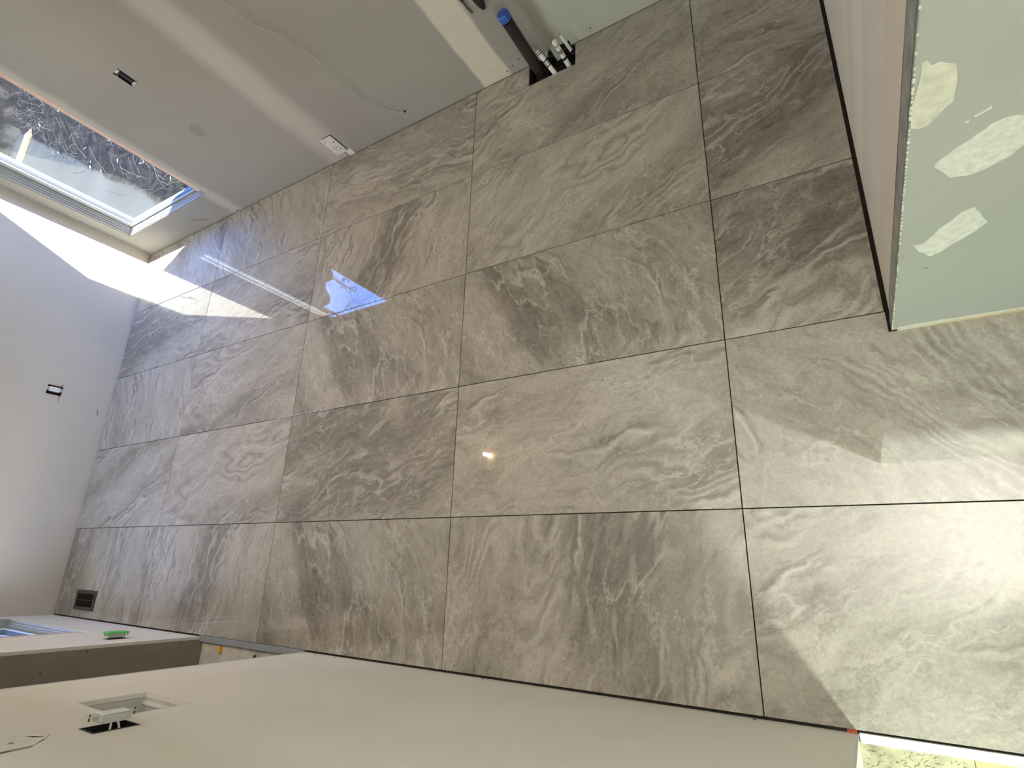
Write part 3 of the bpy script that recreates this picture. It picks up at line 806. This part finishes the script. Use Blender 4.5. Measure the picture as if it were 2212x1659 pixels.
# cutout in the left wall with a box niche
M_niche = plain('niche_white_board', (0.55, 0.54, 0.50), 0.8, noise=0.08, scale=10)
t_ = thing('recessed_niche', 'rectangular cutout niche in the left wall above the switch', 'niche', (XL, -1.789, 1.0))
link('niche_back', boxes((-0.094, -0.090, -0.126, 0.126, -0.10, 0.10)), M_niche, t_)
multi('niche_side', [(-0.090, -0.013, 0.122, 0.126, -0.10, 0.10), (-0.090, -0.013, -0.126, -0.122, -0.10, 0.10)], M_niche, t_)
multi('niche_bottom', [(-0.090, -0.013, -0.122, 0.122, -0.10, -0.096), (-0.090, -0.013, -0.122, 0.122, 0.096, 0.10)], M_niche, t_)
link('cut_edge', slab('x', -0.012, 0.0008, (-0.127, 0.1275), (-0.101, 0.101), [(-0.1225, 0.1225, -0.0965, 0.0965)]), M_gyp, t_)
link('inner_ledge', boxes((-0.030, -0.022, -0.118, 0.118, -0.096, -0.088)), M_wdev, t_)
bm = bmesh.new()
bmesh.ops.create_icosphere(bm, subdivisions=2, radius=0.016)
for v_ in bm.verts: v_.co += Vector((-0.075, 0.088, -0.082)) + Vector((rr.uniform(-.004, .004) for _ in range(3)))
link('plaster_lump', bm, M_mud, t_, smooth=True)

# dangling switch in the left wall
t_ = thing('light_switch', 'grey wall switch hanging out of its black box below the niche', 'switch', (XL, -2.004, 1.158))
link('box_shell', boxes((-0.06, 0.0015, -0.036, -0.033, -0.0535, 0.0535), (-0.06, 0.0015, 0.033, 0.036, -0.0535, 0.0535), (-0.06, 0.0015, -0.033, 0.033, -0.0535, -0.0505), (-0.06, 0.0015, -0.033, 0.033, 0.0505, 0.0535), (-0.06, -0.057, -0.033, 0.033, -0.0505, 0.0505)), M_black, t_)
o_ = link('switch_body', boxes((0.016, 0.032, -0.022, 0.022, -0.036, 0.036)), M_gdev, t_); bevel(o_, 0.002)
o_ = link('rocker', boxes((0.032, 0.037, -0.016, 0.016, -0.032, 0.032)), M_wdev, t_); bevel(o_, 0.002)
multi('strap', [(0.030, 0.0315, -0.010, 0.010, 0.034, 0.056), (0.030, 0.0315, -0.010, 0.010, -0.056, -0.034)], M_gdev, t_)
bm = bmesh.new()
for z_ in (-0.052, 0.052):
    bm = bmesh.new(); tube(bm, [(0.020, 0.0, z_), (0.036, 0.0, z_)], 0.0018, 6)
    link('screw', bm, M_black, t_)
bm = bmesh.new()
tube(bm, smooth_path([(-0.03, -0.020, 0.010), (0.0, -0.026, 0.012), (0.020, -0.018, 0.008)]), 0.0026, 6)
link('wire', bm, M_wire, t_); bm = bmesh.new()
tube(bm, smooth_path([(-0.03, -0.012, -0.010), (0.0, -0.028, -0.008), (0.020, -0.018, -0.004)]), 0.0026, 6)
link('wire', bm, M_wire, t_)

# green ringed outlet
t_ = thing('low_voltage_box', 'bright green mounting ring standing out from the left wall', 'electrical box', (XL, -0.215, 0.345))
bm = slab('x', 0.028, 0.036, (-0.032, 0.032), (-0.052, 0.052), [(-0.016, 0.016, -0.034, 0.034)])
o_ = link('green_ring', bm, M_grn, t_); bevel(o_, 0.003)
o_ = link('device_body', boxes((0.008, 0.030, -0.022, 0.022, -0.040, 0.040)), M_gdev, t_)
multi('clip', [(0.016, 0.029, 0.020, 0.024, -0.046, -0.040), (0.016, 0.029, 0.020, 0.024, 0.040, 0.046), (0.016, 0.029, -0.026, -0.022, -0.050, -0.044), (0.016, 0.029, -0.026, -0.022, 0.044, 0.050)], M_grn, t_)
multi('wiring', [(0.0006, 0.014, -0.018, 0.018, -0.030, -0.006), (0.0006, 0.014, -0.018, 0.018, 0.0, 0.026)], M_black, t_)
link('shadow_slit', boxes((0.0002, 0.0010, -0.030, 0.030, -0.045, 0.045)), M_hole_shadow, t_)  # flat dark sheet stands in for the shadow slit behind the ring

# bits inside the doorway
o_ = tag(link('orange_block', boxes((-0.018, 0.018, -0.010, 0.010, 0, 0.016)), M_orange), 'small orange plastic block on the subfloor in the doorway', 'block')
o_.location = (-2.500, -0.600, -0.024); o_.rotation_euler = (0, 0, 0.15); bevel(o_, 0.002)
bm = bmesh.new(); bmesh.ops.create_icosphere(bm, subdivisions=2, radius=0.012)
for v_ in bm.verts: v_.co = Vector((v_.co.x * 1.4, v_.co.y, v_.co.z * .6)) + Vector((rr.uniform(-.003, .003) for _ in range(3)))
o_ = tag(link('debris_lump', bm, M_debris), 'dark green scrap on the subfloor in the doorway', 'debris'); o_.location = (-2.515, -0.905, -0.019)

# ------------------------------------------------------------------ LAMPS
t_ = thing('ceiling_light', 'small warm recessed ceiling lamp mirrored in the tiles', 'ceiling light', (-0.992, -0.695, ZC))
bm = bmesh.new(); tube(bm, [(0, 0, -0.004), (0, 0, 0.0)], 0.070, 24); link('trim_ring', bm, M_wdev, t_)
bm = bmesh.new(); bmesh.ops.create_uvsphere(bm, u_segments=20, v_segments=12, radius=0.021)
bulb = link('bulb', bm, plain('warm_bulb', (1, 0.9, 0.75), 0.5, emit=(1.0, 0.62, 0.25), estr=160.0), t_, smooth=True)
bulb.location = (0, 0, -0.030)

def lamp(name, kind_, loc, energy, color, size, aim=None):
    ld = bpy.data.lights.new(name, kind_)
    ld.energy = energy; ld.color = color
    if kind_ == 'AREA':
        ld.shape = 'DISK'; ld.size = size
    else:
        ld.shadow_soft_size = size
    lo = bpy.data.objects.new(name, ld)
    C.objects.link(lo); lo.location = loc
    if aim is not None:
        lo.rotation_euler = (Vector(aim) - Vector(loc)).to_track_quat('-Z', 'Y').to_euler()
    return lo
cl = lamp('ceiling_light_glow', 'SPOT', (-0.992, -0.695, ZC - 0.10), 80.0, (1.0, 0.80, 0.58), 0.015, aim=(-0.992, -0.695, 0.0))
cl.data.spot_size = math.radians(150); cl.data.spot_blend = 1.0
# unseen fill lamp added behind the viewpoint, turned up to bounce off the ceiling
t_ = thing('work_or_fill_lamp', 'added fill lamp behind the viewpoint with its head turned up, out of view', 'work lamp', (-2.17, -5.36, 0.0))
bm = bmesh.new(); tube(bm, [(0, 0, 0.0), (0, 0, 1.46)], 0.012, 10)
for k in range(3):
    a = k * 2.094 + 0.9
    tube(bm, [(0, 0, 0.35), (math.cos(a) * 0.22, math.sin(a) * 0.22, 0.008)], 0.007, 8)
link('stand', bm, M_black, t_)
link('housing', boxes((-0.09, 0.09, -0.06, 0.0, 1.44, 1.56)), M_black, t_)
bl = lamp('fill_lamp_uplight', 'SPOT', (-2.15, -5.30, 1.56), 1550.0, (1.0, 0.97, 0.91), 0.06, aim=(-1.35, -3.45, 2.50))
bl.data.spot_size = math.radians(66); bl.data.spot_blend = 1.0
# work lamp standing in the side room
WL = Vector((-3.30, -4.160, 0.80))
t_ = thing('work_or_fill_lamp', 'work lamp on a stand in the side room, out of view', 'work lamp', (WL.x - 0.10, WL.y - 0.067, -0.014))
bm = bmesh.new(); tube(bm, [(0, 0, 0.0), (0, 0, 0.76)], 0.012, 10)
for k in range(3):
    a = k * 2.094 + 0.4
    tube(bm, [(0, 0, 0.35), (math.cos(a) * 0.22, math.sin(a) * 0.22, 0.008)], 0.007, 8)
link('stand', bm, M_black, t_)
link('housing', boxes((-0.03, 0.03, -0.06, 0.06, 0.74, 0.88)), M_black, t_)
lamp('work_lamp_glow', 'AREA', WL, 27.0, (0.86, 1.0, 0.87), 0.12, aim=(-2.50, -3.63, -0.2))

# ------------------------------------------------------------------ OUTSIDE
def gz(x, y):
    s_ = 0.855 * x - 0.518 * y - 0.20 - 0.10 * math.sin(y * 0.9)
    z_ = -0.10
    if s_ > 0: z_ += 0.42 * s_ + 0.06 * math.sin(x * 5 + y * 3) * min(s_, 1)
    far = min(max(0.0, y - 8.5), 5.5) / 5.5
    top = 11.6 - 0.75 * (x - 9.0) + 0.5 * math.sin(x * 2.1) + 0.3 * math.sin(x * 5.3)
    return z_ * (1 - far) + top * far
bm = bmesh.new()
gx = [0.9 + i * 0.28 for i in range(66)]; gy = [-3 + j * 0.30 for j in range(64)]
vv = [[bm.verts.new((x, y, gz(x, y) + R.uniform(-0.03, 0.03) * (1 if gz(x, y) > -0.05 else 0))) for y in gy] for x in gx]
for i in range(len(gx) - 1):
    for j in range(len(gy) - 1):
        bm.faces.new([vv[i][j], vv[i + 1][j], vv[i + 1][j + 1], vv[i][j + 1]])
tag(link('ground', bm, M_ground, smooth=True), 'pale smooth ground outside rising to a dark brushy bank', 'ground', kind='structure')
bm = bmesh.new()
rr = random.Random(11)
def bank_pt():
    while True:
        y = rr.uniform(0.2, 8.4); x = rr.uniform(0.95, 9.5)
        s_ = 0.855 * x - 0.518 * y - 0.20 - 0.10 * math.sin(y * 0.9)
        if 0.0 < s_ < 3.0: return x, y, s_
# twigs and dead stems over the bank
for k in range(1500):
    x, y, s_ = bank_pt()
    z_ = gz(x, y)
    a = rr.uniform(0, 6.28); L = rr.uniform(0.05, 0.30); e = rr.uniform(-0.05, 0.7)
    p = Vector((x, y, z_)); q = p + Vector((math.cos(a) * L, math.sin(a) * L, e * L + 0.05))
    mid_ = p.lerp(q, .5) + Vector((rr.uniform(-.04, .04), rr.uniform(-.04, .04), rr.uniform(0, .05)))
    tube(bm, [p, mid_, q], [0.0035, 0.0028, 0.0015], 3, cap=False)
tag(link('brush_twigs', bm, plain('twig_grey', (0.030, 0.027, 0.024), 0.9)), 'tangle of dead grey twigs over the bank outside', 'brush', kind='stuff')
bm = bmesh.new()
for k in range(260):
    x, y, s_ = bank_pt()
    z_ = gz(x, y) + 0.03; r_ = rr.uniform(0.008, 0.032)
    a = rr.uniform(0, 6.28); c_, s2 = math.cos(a) * r_, math.sin(a) * r_
    bm.faces.new([bm.verts.new((x - c_, y - s2, z_)), bm.verts.new((x + s2 * .5, y - c_ * .5, z_ + .01)), bm.verts.new((x + c_, y + s2, z_ + .02)), bm.verts.new((x - s2 * .5, y + c_ * .5, z_ + .012))])
tag(link('leaf_litter', bm, M_leafw, bpy.data.objects['brush_twigs']), kind='stuff')
# length of lumber on the ground
o_ = tag(link('lumber_stake', boxes((-0.50, 0.50, -0.13, 0.13, 0, 0.04)), M_stake), 'pale tan board lying on the grey ground outside the window', 'board')
o_.location = (4.40, 7.55, -0.098); o_.rotation_euler = (0, 0, 0.05)
# bare trees on the slope
def tree(x, y, h, seed, label):
    rt = random.Random(seed)
    T = thing('bare_tree', label, 'tree', (x, y, gz(x, y) - 0.1), 'bare trees on the slope outside')
    bt = bmesh.new(); bb = bmesh.new()
    top = Vector((rt.uniform(-.3, .3), rt.uniform(-.3, .3), h))
    tube(bt, [Vector((0, 0, 0)), top * .5 + Vector((rt.uniform(-.1, .1), rt.uniform(-.1, .1), 0)), top], [h * .018, h * .012, h * .003], 6)
    def branch(p, d, L, r_, lvl):
        q = p + d * L
        m_ = p.lerp(q, .5) + Vector((rt.uniform(-.1, .1), rt.uniform(-.1, .1), rt.uniform(0, .1))) * L
        tube(bb, [p, m_, q], [r_, r_ * .7, r_ * .3], 3, cap=False)
        if lvl == 0: return
        for _ in range(4):
            f = rt.uniform(.3, 1.0); s_ = p.lerp(q, f)
            nd = (d + Vector((rt.uniform(-1, 1), rt.uniform(-1, 1), rt.uniform(-.2, 1))) * .75).normalized()
            branch(s_, nd, L * rt.uniform(.35, .6), r_ * .55, lvl - 1)
    for k in range(14):
        f = rt.uniform(.12, .98); a = rt.uniform(0, 6.28)
        branch(top * f, Vector((math.cos(a), math.sin(a), rt.uniform(.1, .9))).normalized(), h * .30 * (1.15 - f), h * .005, 3)
    link('trunk', bt, M_bark, T); link('branches', bb, M_bark, T)
tree(7.7, 13.4, 3.2, 2, 'tallest bare winter tree on the slope outside, mirrored nearest the far wall')
tree(9.35, 13.5, 2.3, 3, 'middle bare winter tree on the slope outside, mirrored in the tiles')
tree(10.9, 13.2, 2.6, 5, 'bare winter tree on the slope outside, mirrored nearest the pipes')
# ground beyond the left window
tag(link('ground_left', boxes((-14.0, -5.0, -2.8, 12.0, -0.4, -0.3), (-5.0, -2.62, 1.65, 12.0, -0.4, -0.3), (-5.0, -3.6, -0.15, 1.65, -0.4, -0.3)), M_patio), 'pale ground outside the left window', 'ground', kind='structure')
